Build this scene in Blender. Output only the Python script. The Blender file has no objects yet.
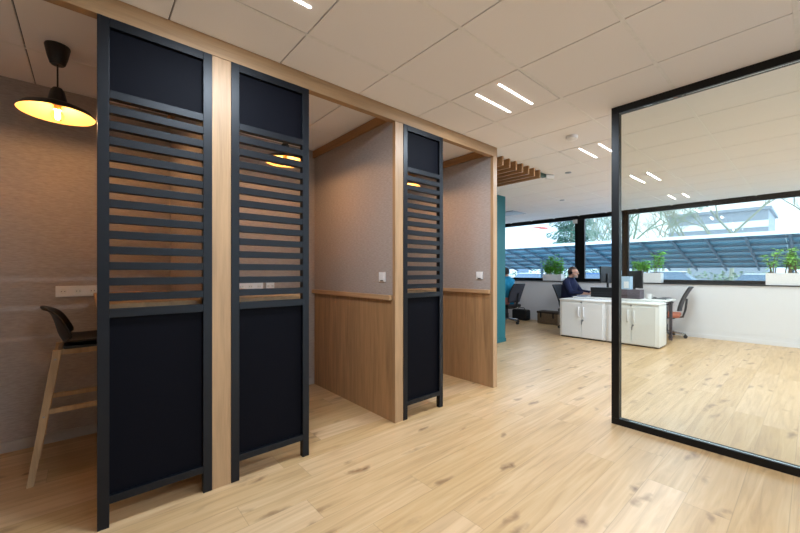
import bpy, bmesh, math, random
from mathutils import Vector, Matrix
C = bpy.context.scene
COL = C.collection
R = random.Random(7)
PI = math.pi

# ------------------------------------------------------------------ camera, sky, sun, exposure
EYE = 1.227
cam = bpy.data.cameras.new('camera'); cam.lens = 16.2; cam.sensor_width = 36; cam.shift_y = 0.0065
cam.clip_end = 400
co = bpy.data.objects.new('camera', cam); COL.objects.link(co)
co.location = (0, 0, EYE); co.rotation_euler = (PI/2, 0, math.atan2(414, 360) - PI/2)
C.camera = co
C.view_settings.view_transform = 'Standard'; C.view_settings.look = 'None'
C.view_settings.gamma = 1; C.view_settings.use_curve_mapping = False
C.view_settings.exposure = 0.88
SKY = 1.4          # overcast sky strength
STRIP_W = 8.8      # watts of one ceiling light strip
BULB_E = 520.0
w = bpy.data.worlds.new('sky'); C.world = w; w.use_nodes = True
nt = w.node_tree; nt.nodes.clear()
out = nt.nodes.new('ShaderNodeOutputWorld'); bg = nt.nodes.new('ShaderNodeBackground')
tc = nt.nodes.new('ShaderNodeTexCoord'); mp = nt.nodes.new('ShaderNodeMapping'); mp.inputs['Scale'].default_value = (1.5, 1.5, 5)
nz = nt.nodes.new('ShaderNodeTexNoise'); nz.inputs['Scale'].default_value = 1.4; nz.inputs['Detail'].default_value = 5
cr = nt.nodes.new('ShaderNodeValToRGB')
cr.color_ramp.elements[0].position = .35; cr.color_ramp.elements[0].color = (.50, .68, .95, 1)
cr.color_ramp.elements[1].position = .62; cr.color_ramp.elements[1].color = (.86, .94, 1, 1)
nt.links.new(tc.outputs['Generated'], mp.inputs['Vector']); nt.links.new(mp.outputs[0], nz.inputs['Vector'])
nt.links.new(nz.outputs['Fac'], cr.inputs[0]); nt.links.new(cr.outputs[0], bg.inputs['Color'])
# the sky is boosted towards -Y to send extra daylight through the rear windows
sx_ = nt.nodes.new('ShaderNodeSeparateXYZ'); nt.links.new(tc.outputs['Generated'], sx_.inputs[0])
mr = nt.nodes.new('ShaderNodeMapRange'); mr.inputs[1].default_value = .15; mr.inputs[2].default_value = -.7
mr.inputs[3].default_value = SKY; mr.inputs[4].default_value = SKY*2.2
nt.links.new(sx_.outputs[1], mr.inputs[0]); nt.links.new(mr.outputs[0], bg.inputs['Strength'])
nt.links.new(bg.outputs[0], out.inputs['Surface'])
sun = bpy.data.lights.new('sun', 'SUN'); sun.energy = 2.2; sun.angle = math.radians(25); sun.color = (1, .96, .9)
so = bpy.data.objects.new('sun', sun); COL.objects.link(so); so.rotation_euler = (math.radians(35), 0, math.radians(150))

def portal(loc, rot, sx, sy):
    l = bpy.data.lights.new('window_daylight', 'AREA'); l.shape = 'RECTANGLE'; l.size = sx; l.size_y = sy
    l.cycles.is_portal = True
    o = bpy.data.objects.new('window_daylight', l); COL.objects.link(o); o.location = loc; o.rotation_euler = rot
portal((9.0, 1.5, 1.8), (0, PI/2, 0), 1.5, 9.6)
portal((4.85, -4.62, 1.3), (PI/2, 0, 0), 6.8, 2.4)

# ------------------------------------------------------------------ materials
def lin(c):
    return tuple((x/255/12.92 if x/255 <= .04045 else ((x/255+.055)/1.055)**2.4) for x in c) + (1,)
def mat(name, rgb, rough=.5, metal=0, noise=.06, scale=30, stretch=(1, 1, 1), bump=0, spec=.5, **kw):
    m = bpy.data.materials.new(name); m.use_nodes = True; n = m.node_tree.nodes; L = m.node_tree.links
    b = n['Principled BSDF']; col = lin(rgb)
    b.inputs['Roughness'].default_value = rough; b.inputs['Metallic'].default_value = metal
    b.inputs['Specular IOR Level'].default_value = spec
    t = n.new('ShaderNodeTexCoord'); mp = n.new('ShaderNodeMapping'); mp.inputs['Scale'].default_value = stretch
    nz = n.new('ShaderNodeTexNoise'); nz.inputs['Scale'].default_value = scale; nz.inputs['Detail'].default_value = 4
    L.new(t.outputs['Object'], mp.inputs[0]); L.new(mp.outputs[0], nz.inputs['Vector'])
    mx = n.new('ShaderNodeMix'); mx.data_type = 'RGBA'
    mx.inputs[6].default_value = tuple(max(0, x*(1-noise*2)) for x in col[:3]) + (1,)
    mx.inputs[7].default_value = tuple(min(1, x*(1+noise*2)) for x in col[:3]) + (1,)
    L.new(nz.outputs['Fac'], mx.inputs[0]); L.new(mx.outputs[2], b.inputs['Base Color'])
    if bump:
        bp = n.new('ShaderNodeBump'); bp.inputs['Strength'].default_value = bump; bp.inputs['Distance'].default_value = .003
        L.new(nz.outputs['Fac'], bp.inputs['Height']); L.new(bp.outputs[0], b.inputs['Normal'])
    return m
def emit(name, rgb, s):
    m = bpy.data.materials.new(name); m.use_nodes = True; b = m.node_tree.nodes['Principled BSDF']
    b.inputs['Base Color'].default_value = lin(rgb); b.inputs['Emission Color'].default_value = lin(rgb)
    b.inputs['Emission Strength'].default_value = s
    return m
def wood(name, rgb, axis, dark=.72, rough=.45, scale=1.0):
    """grain runs along the given axis of object space"""
    m = bpy.data.materials.new(name); m.use_nodes = True; n = m.node_tree.nodes; L = m.node_tree.links
    b = n['Principled BSDF']; b.inputs['Roughness'].default_value = rough; b.inputs['Specular IOR Level'].default_value = .35
    t = n.new('ShaderNodeTexCoord'); mp = n.new('ShaderNodeMapping')
    s = [9*scale]*3; s[axis] = .55*scale; mp.inputs['Scale'].default_value = s
    L.new(t.outputs['Object'], mp.inputs[0])
    n1 = n.new('ShaderNodeTexNoise'); n1.inputs['Scale'].default_value = 2.2; n1.inputs['Detail'].default_value = 6; n1.inputs['Distortion'].default_value = .9
    mp2 = n.new('ShaderNodeMapping'); s2 = [60*scale]*3; s2[axis] = 2.5*scale; mp2.inputs['Scale'].default_value = s2
    n2 = n.new('ShaderNodeTexNoise'); n2.inputs['Scale'].default_value = 2.5; n2.inputs['Detail'].default_value = 3
    L.new(t.outputs['Object'], mp2.inputs[0]); L.new(mp.outputs[0], n1.inputs['Vector']); L.new(mp2.outputs[0], n2.inputs['Vector'])
    ad = n.new('ShaderNodeMath'); ad.operation = 'MULTIPLY_ADD'; ad.inputs[1].default_value = .4
    L.new(n2.outputs['Fac'], ad.inputs[0]); L.new(n1.outputs['Fac'], ad.inputs[2])
    cr = n.new('ShaderNodeValToRGB'); c = lin(rgb)
    cr.color_ramp.elements[0].position = .45; cr.color_ramp.elements[0].color = tuple(x*dark for x in c[:3]) + (1,)
    cr.color_ramp.elements[1].position = .88; cr.color_ramp.elements[1].color = tuple(min(1, x*1.08) for x in c[:3]) + (1,)
    L.new(ad.outputs[0], cr.inputs[0]); L.new(cr.outputs[0], b.inputs['Base Color'])
    return m
def floor_mat():
    m = bpy.data.materials.new('oak_planks'); m.use_nodes = True; n = m.node_tree.nodes; L = m.node_tree.links
    b = n['Principled BSDF']; b.inputs['Roughness'].default_value = .33; b.inputs['Specular IOR Level'].default_value = .6
    def M(op, a, c=None, d=None):
        x = n.new('ShaderNodeMath'); x.operation = op
        for i, v in enumerate((a, c, d)):
            if v is None: continue
            if isinstance(v, (int, float)): x.inputs[i].default_value = v
            else: L.new(v, x.inputs[i])
        return x.outputs[0]
    t = n.new('ShaderNodeTexCoord'); sp = n.new('ShaderNodeSeparateXYZ'); L.new(t.outputs['Object'], sp.inputs[0])
    PW, PL = .19, 1.9
    yr = M('DIVIDE', M('ADD', sp.outputs[1], 20.06), PW); row = M('FLOOR', yr); fy = M('FRACT', yr)
    wn = n.new('ShaderNodeTexWhiteNoise'); wn.noise_dimensions = '1D'; L.new(row, wn.inputs['W'])
    xr = M('DIVIDE', M('ADD', sp.outputs[0], M('MULTIPLY', wn.outputs['Value'], 7.3)), PL); pid = M('FLOOR', xr); fx = M('FRACT', xr)
    w2 = n.new('ShaderNodeTexWhiteNoise'); w2.noise_dimensions = '2D'
    cb = n.new('ShaderNodeCombineXYZ'); L.new(row, cb.inputs[0]); L.new(pid, cb.inputs[1]); L.new(cb.outputs[0], w2.inputs['Vector'])
    # grain
    off = M('MULTIPLY', w2.outputs['Value'], 37)
    cg = n.new('ShaderNodeCombineXYZ'); L.new(M('MULTIPLY', sp.outputs[0], 1.1), cg.inputs[0])
    L.new(M('MULTIPLY', sp.outputs[1], 17), cg.inputs[1]); L.new(off, cg.inputs[2])
    g = n.new('ShaderNodeTexNoise'); g.inputs['Scale'].default_value = 1.3; g.inputs['Detail'].default_value = 7; g.inputs['Distortion'].default_value = 1.2
    L.new(cg.outputs[0], g.inputs['Vector'])
    # knots
    kd = n.new('ShaderNodeTexNoise'); kd.inputs['Scale'].default_value = 6; kd.inputs['Detail'].default_value = 4; L.new(t.outputs['Object'], kd.inputs['Vector'])
    ck = n.new('ShaderNodeCombineXYZ'); L.new(M('ADD', M('MULTIPLY', sp.outputs[0], 2.6), M('MULTIPLY', kd.outputs['Fac'], 1.1)), ck.inputs[0]); L.new(M('ADD', M('MULTIPLY', sp.outputs[1], 8.5), M('MULTIPLY', kd.outputs['Fac'], -1.3)), ck.inputs[1]); L.new(off, ck.inputs[2])
    v = n.new('ShaderNodeTexVoronoi'); v.inputs['Scale'].default_value = 1.0; L.new(ck.outputs[0], v.inputs['Vector'])
    kn = n.new('ShaderNodeMapRange'); kn.inputs[1].default_value = .02; kn.inputs[2].default_value = .27; kn.inputs[3].default_value = 1; kn.inputs[4].default_value = 0
    L.new(v.outputs['Distance'], kn.inputs[0])
    sc = n.new('ShaderNodeSeparateColor'); L.new(v.outputs['Color'], sc.inputs[0])
    kns = M('MULTIPLY', M('MULTIPLY', M('POWER', kn.outputs[0], 1.2), .9), M('GREATER_THAN', sc.outputs[0], .3))
    cr = n.new('ShaderNodeValToRGB'); e = cr.color_ramp.elements
    e[0].position = .22; e[0].color = lin((180, 144, 102)); e[1].position = .75; e[1].color = lin((217, 184, 140))
    x = cr.color_ramp.elements.new(.5); x.color = lin((205, 168, 122))
    L.new(g.outputs['Fac'], cr.inputs[0])
    hs = n.new('ShaderNodeHueSaturation'); L.new(cr.outputs[0], hs.inputs['Color'])
    L.new(M('MULTIPLY_ADD', w2.outputs['Value'], .15, .90), hs.inputs['Value'])
    L.new(M('MULTIPLY_ADD', w2.outputs['Value'], -.12, 1.06), hs.inputs['Saturation'])
    mk = n.new('ShaderNodeMix'); mk.data_type = 'RGBA'; L.new(kns, mk.inputs[0]); L.new(hs.outputs[0], mk.inputs[6]); mk.inputs[7].default_value = lin((120, 84, 54))
    # seams
    ey = M('MINIMUM', fy, M('SUBTRACT', 1, fy)); ex = M('MINIMUM', fx, M('SUBTRACT', 1, fx))
    sy = M('LESS_THAN', ey, .009); sx = M('LESS_THAN', ex, .0009); se = M('MULTIPLY', M('MAXIMUM', sy, sx), .28)
    ms = n.new('ShaderNodeMix'); ms.data_type = 'RGBA'; L.new(se, ms.inputs[0]); L.new(mk.outputs[2], ms.inputs[6]); ms.inputs[7].default_value = lin((110, 82, 56))
    L.new(ms.outputs[2], b.inputs['Base Color'])
    bp = n.new('ShaderNodeBump'); bp.inputs['Strength'].default_value = .12; bp.inputs['Distance'].default_value = .002
    L.new(g.outputs['Fac'], bp.inputs['Height']); L.new(bp.outputs[0], b.inputs['Normal'])
    return m
def glass(name, tint=(.96, .98, .95, 1), refl=1.0):
    m = bpy.data.materials.new(name); m.use_nodes = True; n = m.node_tree.nodes; L = m.node_tree.links; n.clear()
    o = n.new('ShaderNodeOutputMaterial'); mx = n.new('ShaderNodeMixShader'); t = n.new('ShaderNodeBsdfTransparent'); g = n.new('ShaderNodeBsdfGlossy')
    t.inputs[0].default_value = tint; g.inputs['Roughness'].default_value = .0
    f = n.new('ShaderNodeFresnel'); f.inputs[0].default_value = 1.5
    mu = n.new('ShaderNodeMath'); mu.operation = 'MULTIPLY'; mu.inputs[1].default_value = refl; L.new(f.outputs[0], mu.inputs[0])
    L.new(mu.outputs[0], mx.inputs[0]); L.new(t.outputs[0], mx.inputs[1]); L.new(g.outputs[0], mx.inputs[2]); L.new(mx.outputs[0], o.inputs[0])
    return m

M_oakZ = wood('oak_vertical', (174, 138, 100), 2)
M_oakX = wood('oak_lengthwise', (164, 130, 94), 0)
M_oakY = wood('oak_crosswise', (190, 152, 112), 1)
M_slatoak = wood('oak_baffle', (164, 122, 80), 1)
M_dado = wood('oak_dado', (176, 136, 95), 2, .68)
M_table = wood('oak_table', (205, 160, 112), 1)
M_leg = wood('ash_leg', (196, 162, 122), 2)
M_black = mat('black_lacquer', (6, 9, 15), .42, noise=.04, scale=200, spec=.3)
M_blackp = mat('black_panel', (11, 11, 17), .6, noise=.04, scale=150, spec=.06)
M_frame = mat('black_aluminium', (9, 9, 10), .4, spec=.3)
M_fabric = mat('woven_wallcovering', (168, 157, 150), .85, noise=.15, scale=48, stretch=(.6, .6, 3.2), bump=.3, spec=.2)
M_tile = mat('mineral_tile', (240, 236, 237), .9, noise=.015, scale=180, spec=.1)
M_tbar = mat('cream_grid_bar', (236, 233, 232), .5)
M_shadow = mat('plenum_grey', (90, 84, 80), .9)
M_wall = mat('white_paint', (226, 224, 224), .8, noise=.01)
M_teal = mat('teal_paint', (6, 92, 98), .6, noise=.02)
M_white = mat('white_plastic', (232, 230, 228), .35, noise=.01)
M_white2 = mat('white_lacquer', (226, 224, 218), .4, noise=.01)
M_base = mat('grey_skirting', (176, 168, 160), .6)
M_dark = mat('black_plastic', (16, 16, 18), .45)
M_lampb = mat('black_metal', (18, 15, 14), .4)
M_plum = mat('plum_grey_metal', (74, 68, 78), .5)
M_mesh = mat('chair_mesh', (58, 58, 66), .8, noise=.2, scale=300)
M_chrome = mat('polished_alloy', (170, 172, 176), .25, metal=1)
M_steel = mat('brushed_steel', (150, 152, 156), .4, metal=.8)
M_gold = mat('brass_reflector', (210, 164, 104), .55, metal=0, noise=.02)
M_leaf = mat('green_leaf', (112, 190, 56), .5, noise=.35, scale=14)
M_leaf2 = mat('fresh_green_leaf', (136, 196, 86), .5, noise=.3, scale=14)
M_soil = mat('potting_soil', (50, 36, 26), .9, noise=.3)
M_stem = mat('plant_stem', (110, 92, 60), .8)
M_screen = mat('dark_screen', (20, 24, 32), .2)
M_navy = mat('navy_knit', (20, 28, 62), .9, noise=.15, scale=80)
M_blue = mat('bright_blue_shirt', (24, 140, 180), .85, noise=.1)
M_salmon = mat('salmon_trousers', (196, 120, 110), .9)
M_jeans = mat('dark_trousers', (34, 38, 52), .9)
M_skin = mat('skin', (206, 156, 132), .55, noise=.04)
M_hair = mat('greying_brown_hair', (96, 74, 62), .8, noise=.3, scale=60)
M_hair2 = mat('dark_brown_hair', (52, 42, 38), .8, noise=.3, scale=60)
M_shoe = mat('black_leather', (20, 18, 18), .4)
M_brown = mat('brown_wicker', (124, 104, 80), .8, noise=.4, scale=40)
M_bag = mat('black_nylon', (14, 14, 16), .6)
M_orange = mat('orange_seat_fabric', (196, 112, 82), .85)
M_glass = glass('partition_glass', (.95, .96, .92, 1), 1.5)
M_wglass = glass('window_glass', (.86, .93, .97, 1), .6)
M_floor = floor_mat()
M_bark = mat('grey_bark', (150, 152, 134), .9, noise=.2)
M_pine = mat('pine_needles', (70, 118, 100), .8, noise=.3)
M_bush = mat('bare_twig_green', (138, 156, 136), .9, noise=.3)
M_solar = mat('solar_cell_blue', (72, 122, 142), .35, noise=.12, scale=3)
M_solar.node_tree.nodes['Principled BSDF'].inputs['Transmission Weight'].default_value = .0
M_canopy = mat('galvanised_blue_grey', (62, 90, 108), .5)
M_edge = mat('white_gutter', (235, 240, 244), .5)
M_asph = mat('pale_concrete', (206, 210, 214), .9)
M_bwhite = mat('white_render', (236, 234, 230), .8)
M_brick = mat('red_brick', (190, 110, 100), .9, noise=.2)
M_roofg = mat('slate_grey_cladding', (150, 156, 164), .8)
M_pane = mat('dark_window_pane', (120, 140, 160), .2)

# ------------------------------------------------------------------ mesh helpers
def NB(): return bmesh.new()
def box(bm, x0, x1, y0, y1, z0, z1, bev=0.0, rot=None, piv=None):
    r = bmesh.ops.create_cube(bm, size=1)
    vs = r['verts']
    s = Vector((x1-x0, y1-y0, z1-z0)); c = Vector(((x0+x1)/2, (y0+y1)/2, (z0+z1)/2))
    for v in vs: v.co = Vector((v.co.x*s.x, v.co.y*s.y, v.co.z*s.z)) + c
    if bev > 0:
        es = list({e for v in vs for e in v.link_edges})
        r2 = bmesh.ops.bevel(bm, geom=es, offset=bev, segments=2, affect='EDGES', profile=.5)
        vs = list({v for f in r2['faces'] for v in f.verts} | {v for v in vs if v.is_valid})
    if rot is not None:
        p = Vector(piv) if piv else c
        for v in vs: v.co = rot @ (v.co - p) + p
    return vs
def tube(bm, pts, rad, seg=10, caps=True):
    pts = [Vector(p) for p in pts]; n = len(pts)
    if not isinstance(rad, (list, tuple)): rad = [rad]*n
    rings = []; up = None
    for i, p in enumerate(pts):
        d = (pts[min(i+1, n-1)] - pts[max(i-1, 0)]).normalized()
        if up is None: up = d.orthogonal().normalized()
        u = (up - d*up.dot(d));  u = u.normalized() if u.length > 1e-6 else d.orthogonal().normalized()
        up = u; v = d.cross(u)
        rings.append([bm.verts.new(p + (u*math.cos(2*PI*k/seg) + v*math.sin(2*PI*k/seg))*rad[i]) for k in range(seg)])
    for a, b in zip(rings, rings[1:]):
        for k in range(seg): bm.faces.new((a[k], a[(k+1) % seg], b[(k+1) % seg], b[k]))
    if caps:
        bm.faces.new(rings[0][::-1]); bm.faces.new(rings[-1])
def lathe(bm, prof, c=(0, 0), seg=32):
    rings = []
    for r, z in prof:
        rings.append([bm.verts.new((c[0]+r*math.cos(2*PI*k/seg), c[1]+r*math.sin(2*PI*k/seg), z)) for k in range(seg)])
    for a, b in zip(rings, rings[1:]):
        for k in range(seg): bm.faces.new((a[k], a[(k+1) % seg], b[(k+1) % seg], b[k]))
def ball(bm, c, r, sx=1, sy=1, sz=1, seg=16):
    rr = bmesh.ops.create_uvsphere(bm, u_segments=seg, v_segments=max(6, seg*2//3), radius=r)
    for v in rr['verts']: v.co = Vector((v.co.x*sx, v.co.y*sy, v.co.z*sz)) + Vector(c)
def wmat(o):
    m = Matrix.LocRotScale(o.location, o.rotation_euler, o.scale)
    return (wmat(o.parent) @ m) if o.parent else m
def obj(name, bm, m, parent=None, smooth=False, world=True, **props):
    """one mesh object; verts are given in world space unless world=False (then parent space)"""
    me = bpy.data.meshes.new(name)
    bmesh.ops.recalc_face_normals(bm, faces=bm.faces[:])
    if parent is not None and world: bm.transform(wmat(parent).inverted())
    bm.to_mesh(me); bm.free()
    if smooth:
        for p in me.polygons: p.use_smooth = True
        try: me.set_sharp_from_angle(angle=math.radians(40))
        except Exception: pass
    me.materials.append(m)
    o = bpy.data.objects.new(name, me); COL.objects.link(o); o.parent = parent
    for k, v in props.items(): o[k] = v
    return o
def solo(name, bm, m, base, smooth=False, **props):
    """single mesh thing whose origin is put at base"""
    bmesh.ops.translate(bm, verts=bm.verts[:], vec=-Vector(base))
    o = obj(name, bm, m, None, smooth, **props); o.location = base
    return o
def thing(name, label, cat, loc=(0, 0, 0), rz=0, group=None):
    o = bpy.data.objects.new(name, None); COL.objects.link(o); o.location = loc; o.rotation_euler = (0, 0, rz)
    o.empty_display_size = .1; o['label'] = label; o['category'] = cat
    if group: o['group'] = group
    return o
def dup(o, loc=None, rz=None, label=None, group=None, parent=None):
    c = o.copy(); COL.objects.link(c)
    if parent is not None: c.parent = parent
    for ch in list(o.children): dup(ch, parent=c)
    if loc is not None: c.location = loc
    if rz is not None: c.rotation_euler = (0, 0, rz)
    if label: c['label'] = label
    if group: c['group'] = group
    return c
def struct(name, bm, m, parent=None):
    return obj(name, bm, m, parent, kind='structure')
def B(*a, **k):
    bm = NB(); box(bm, *a, **k); return bm

# ------------------------------------------------------------------ setting
CZ = 2.55
XL, XR, YB, YF = -3.3, 8.62, -4.5, 7.6     # room
WY = 3.6                                    # booth back wall
FY = 2.22                                   # booth front
struct('floor', B(XL, 9.0, YB-.2, YF, -.1, 0), M_floor)
# ceiling: mineral tiles between grid bars
GX0, GY0 = .925-.6*8, 1.862-.6*11
LIGHTS = [(i, j) for i in (7, 10, 13, 16, 19) for j in (2, 6, 10) if (i, j) not in ((7, 2), (10, 2))]   # tile cells that hold luminaires; those out of view are added for light
bm = NB(); g = NB()
for i in range(21):
    for j in range(24):
        x0, y0 = GX0+.6*i, GY0+.6*j
        if x0 > 8.9 or y0 > YF: continue
        if (i, j) in LIGHTS: continue
        box(bm, x0+.0035, x0+.5965, y0+.0098, y0+.5902, CZ, CZ+.02, .001)
struct('ceiling', bm, M_tile)
for j in range(24):
    y = GY0+.6*j
    box(g, GX0, 9.0, y-.0095, y+.0095, CZ-.0005, CZ+.02)
struct('trim_1', g, M_tbar)
struct('trim_2', B(GX0-.3, 9.1, YB-.2, YF+.1, CZ+.021, CZ+.05), M_shadow)
# walls
struct('wall_left', B(XL-.1, XL, YB-.2, YF, 0, CZ+.05), M_wall)
struct('wall_back', B(XL, 5.41, WY, WY+.1, 0, CZ+.02), M_fabric)
bm = NB(); box(bm, 5.41, 5.565, WY-.03, WY+.13, 0, CZ+.02, .003); box(bm, 5.33, 5.41, WY-.03, WY, 0, CZ+.02)
box(bm, 3.32, 5.33, WY-.03, WY, 0, CZ+.02)
struct('wall_teal', bm, M_teal)
bm = NB(); box(bm, 3.32, 5.575, WY-.04, WY-.03, 0, .06); box(bm, 5.565, 5.575, WY-.04, WY+.14, 0, .06)
struct('baseboard_teal', bm, M_teal)
struct('wall_far', B(XL, 9.0, YF, YF+.1, 0, CZ+.05), M_wall)
struct('wall_window', B(XR, 9.0, YB-.2, YF, 0, 1.0), M_wall)
struct('wall_window_end', B(XR, 9.0, 6.4, YF, 1.0, CZ+.05), M_wall)
struct('wall_window_corner', B(XR, 9.0, YB-.2, -3.4, 1.0, CZ+.05), M_wall)
struct('trim_sill', B(XR-.02, 8.83, -3.4, 6.4, .985, 1.003, bev=.002), M_frame)
struct('baseboard_window', B(XR-.012, XR, YB, YF, 0, .07), M_wall)
bm = NB(); box(bm, XL, 9.0, YB-.2, YB, 0, .1); box(bm, XL, 9.0, YB-.2, YB, 2.5, CZ+.05)
box(bm, XL, 1.4, YB-.2, YB, .1, 2.5); box(bm, 8.3, 9.0, YB-.2, YB, .1, 2.5)
struct('wall_rear', bm, M_wall)
bk = NB(); x = -.83
for a, b in ((-.83, .531), (.631, 1.88), (1.965, 3.235)): box(bk, a+.006, b-.006, WY-.012, WY, 0, .07, .002)
struct('baseboard_back', bk, M_base)

# windows on the far (right-hand) side
def window(idx, y0, y1, fl=.055, fr=.055, xo=8.82):
    bm = NB(); zb, zt = 1.003, CZ
    box(bm, xo, xo+.07, y0, y1, zb, zb+.065, .003); box(bm, xo, xo+.07, y0, y1, zt-.085, zt+.01, .003)
    box(bm, xo, xo+.07, y0, y0+fl, zb+.065, zt-.085, .003); box(bm, xo, xo+.07, y1-fr, y1, zb+.065, zt-.085, .003)
    f = struct('window_%d' % idx, bm, M_frame)
    p = struct('window_pane', B(xo+.03, xo+.036, y0+fl, y1-fr, zb+.065, zt-.085), M_wglass, f)
window(1, 3.66, 6.4, .10, .06)
window(2, 2.70, 3.66, .06, .12)
window(3, -.9, 2.70, .06, .075)
window(4, -3.4, -.9)
def rear_window(idx, x0, x1):
    bm = NB(); y = YB-.12
    box(bm, x0, x1, y, y+.07, .1, .16); box(bm, x0, x1, y, y+.07, 2.44, 2.5)
    box(bm, x0, x0+.06, y, y+.07, .16, 2.44); box(bm, x1-.06, x1, y, y+.07, .16, 2.44)
    f = struct('window_%d' % idx, bm, M_frame)
    struct('window_pane', B(x0+.06, x1-.06, y+.03, y+.036, .16, 2.44), M_wglass, f)
for k in range(3): rear_window(5+k, 1.4+2.3*k, 3.7+2.3*k)

# ------------------------------------------------------------------ booth joinery
def post_div(label, x0, x1, left=True, right=True, both_h=CZ):
    """divider between booths: oak post in front, dado below, woven panel above on each side"""
    t = thing('booth_divider', label, 'partition', ((x0+x1)/2, 2.9, 0))
    obj('post', B(x0, x1, FY, FY+.035, 0, 2.445, .0015), M_oakZ, t)
    bm = NB(); box(bm, x0+.006, x1-.006, FY+.035, WY-.001, 1.0, 2.545); obj('wallcovering', bm, M_fabric, t)
    obj('dado_panel', B(x0+.001, x1-.001, FY+.035, WY-.013, .0, .995), M_dado, t)
    for s, on in ((-1, left), (1, right)):
        if not on: continue
        xf = x0 if s < 0 else x1
        a, b = sorted((xf-s*.005, xf+s*.028))
        obj('ledge', B(a, b, FY+.04, WY-.001, .995, 1.034, bev=.002), M_oakY, t)
        a, b = sorted((xf-s*.005, xf+s*.018))
        obj('top_trim', B(a, b, FY+.065, WY-.001, 2.47, 2.545, bev=.002), M_slatoak, t)
    return t
_B = B
def B(x0, x1, y0, y1, z0, z1, bev=0.0): return _B(x0, x1, y0, y1, z0, z1, bev=bev)
post_div('oak fronted booth divider at the far left, outside the first screen', -.93, -.83, left=False)
post_div('oak post and divider between the first and second tall black screens', .531, .631)
post_div('oak divider with woven upper wall beside the smallest black screen', 1.88, 1.965)
post_div('end divider of the booths, oak post next to the teal wall', 3.235, 3.303, right=False)
bm = _B(-.93, 3.303, FY, FY+.055, 2.447, CZ-.001, bev=.0015)
solo('header_beam', bm, M_oakX, (1.2, FY, 2.447), label='long oak header beam running above all the black screens', category='beam')
struct('trim_3', _B(3.303-.07, 3.303, FY+.056, WY, 2.546, CZ-.0005), M_oakY)

def screen(x0, x1, label, group=None):
    t = thing('slatted_screen', label, 'screen', ((x0+x1)/2, FY+.02, 0))
    y0, y1 = FY-.004, FY+.036
    sw = .045
    for a in (x0, x1-sw): obj('stile', B(a, a+sw, y0, y1, 0, 2.446, .0015), M_black, t)
    a, b = x0+sw, x1-sw
    for z0, z1 in ((2.402, 2.446), (2.062, 2.10), (1.006, 1.047), (.112, .15)):
        obj('rail', B(a, b, y0, y1, z0, z1, .001), M_black, t)
    for k in range(13):
        z = 1.047+.037+k*.0756
        obj('slat', B(a, b, y0+.001, y1-.001, z, z+.0385, .001), M_black, t)
    obj('upper_panel', B(a, b, y0+.022, y0+.03, 2.10, 2.402), M_blackp, t)
    obj('lower_panel', B(a, b, y0+.022, y0+.03, .15, 1.006), M_blackp, t)
    return t
screen(.036, .5305, 'largest and nearest black slatted screen, beside the bar stool')
screen(.6315, 1.121, 'second black slatted screen, right of the first oak post')
screen(1.9655, 2.446, 'smallest looking black slatted screen, third from the left')

def booth_table(x0, x1, label):
    t = thing('booth_table', label, 'table', ((x0+x1)/2, 2.95, 0))
    bm = NB(); box(bm, x0, x1, FY+.075, WY-.002, 1.038, 1.074-.006, .004); obj('tabletop', bm, M_table, t)
    bm = NB(); box(bm, x1-.04, x1-.005, 2.5, 3.4, .95, 1.035, .002); obj('support_rail', bm, M_oakY, t)
    return t
booth_table(.038, .502, 'narrow high oak booth table behind the nearest black screen')
t2 = booth_table(.662, 1.12, 'narrow high oak booth table behind the second black screen')
booth_table(1.995, 2.44, 'narrow high oak booth table behind the smallest black screen')

# wall plates
def switch(x, y, z, label):
    t = thing('light_switch', label, 'switch', (x, y, z))
    obj('cover_plate', B(x-.010, x, y-.041, y+.041, z-.041, z+.041, .002), M_white, t)
    obj('rocker', B(x-.014, x-.010, y-.024, y+.024, z-.026, z+.03, .001), M_white, t)
    obj('socket_slot', B(x-.0135, x-.0101, y-.018, y+.018, z-.036, z-.029), M_dark, t)
switch(1.886, 2.392, 1.183, 'white wall switch in the middle booth, beside the oak divider')
switch(3.241, 2.398, 1.186, 'white wall switch in the farthest booth, near the end post')
def sockets(x0, x1, n, label, z=1.083, twin=False):
    t = thing('socket_plate', label, 'socket', ((x0+x1)/2, WY, z))
    obj('cover_plate', B(x0, x1, WY-.012, WY, z-.04, z+.04, .003), M_white, t)
    p = (x1-x0)/n
    for k in range(n):
        c = x0+p*(k+.5); bm = NB()
        tube(bm, [(c, WY-.0145, z), (c, WY-.011, z)], .02 if not twin else .012, 20)
        s = obj('outlet', bm, M_white2, t)
        bm = NB()
        for d in (-.009, .009): tube(bm, [(c+d*(1 if not twin else .6), WY-.0155, z), (c+d*(1 if not twin else .6), WY-.0143, z)], .003, 8)
        obj('pin_hole', bm, M_dark, s)
sockets(-.172, .075, 3, 'long white triple socket plate on wall behind the bar stool')
sockets(1.075, 1.32, 3, 'white triple socket plate seen through the second black screen')
sockets(1.35, 1.434, 2, 'small white two port plate seen through the second black screen', twin=True)

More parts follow.
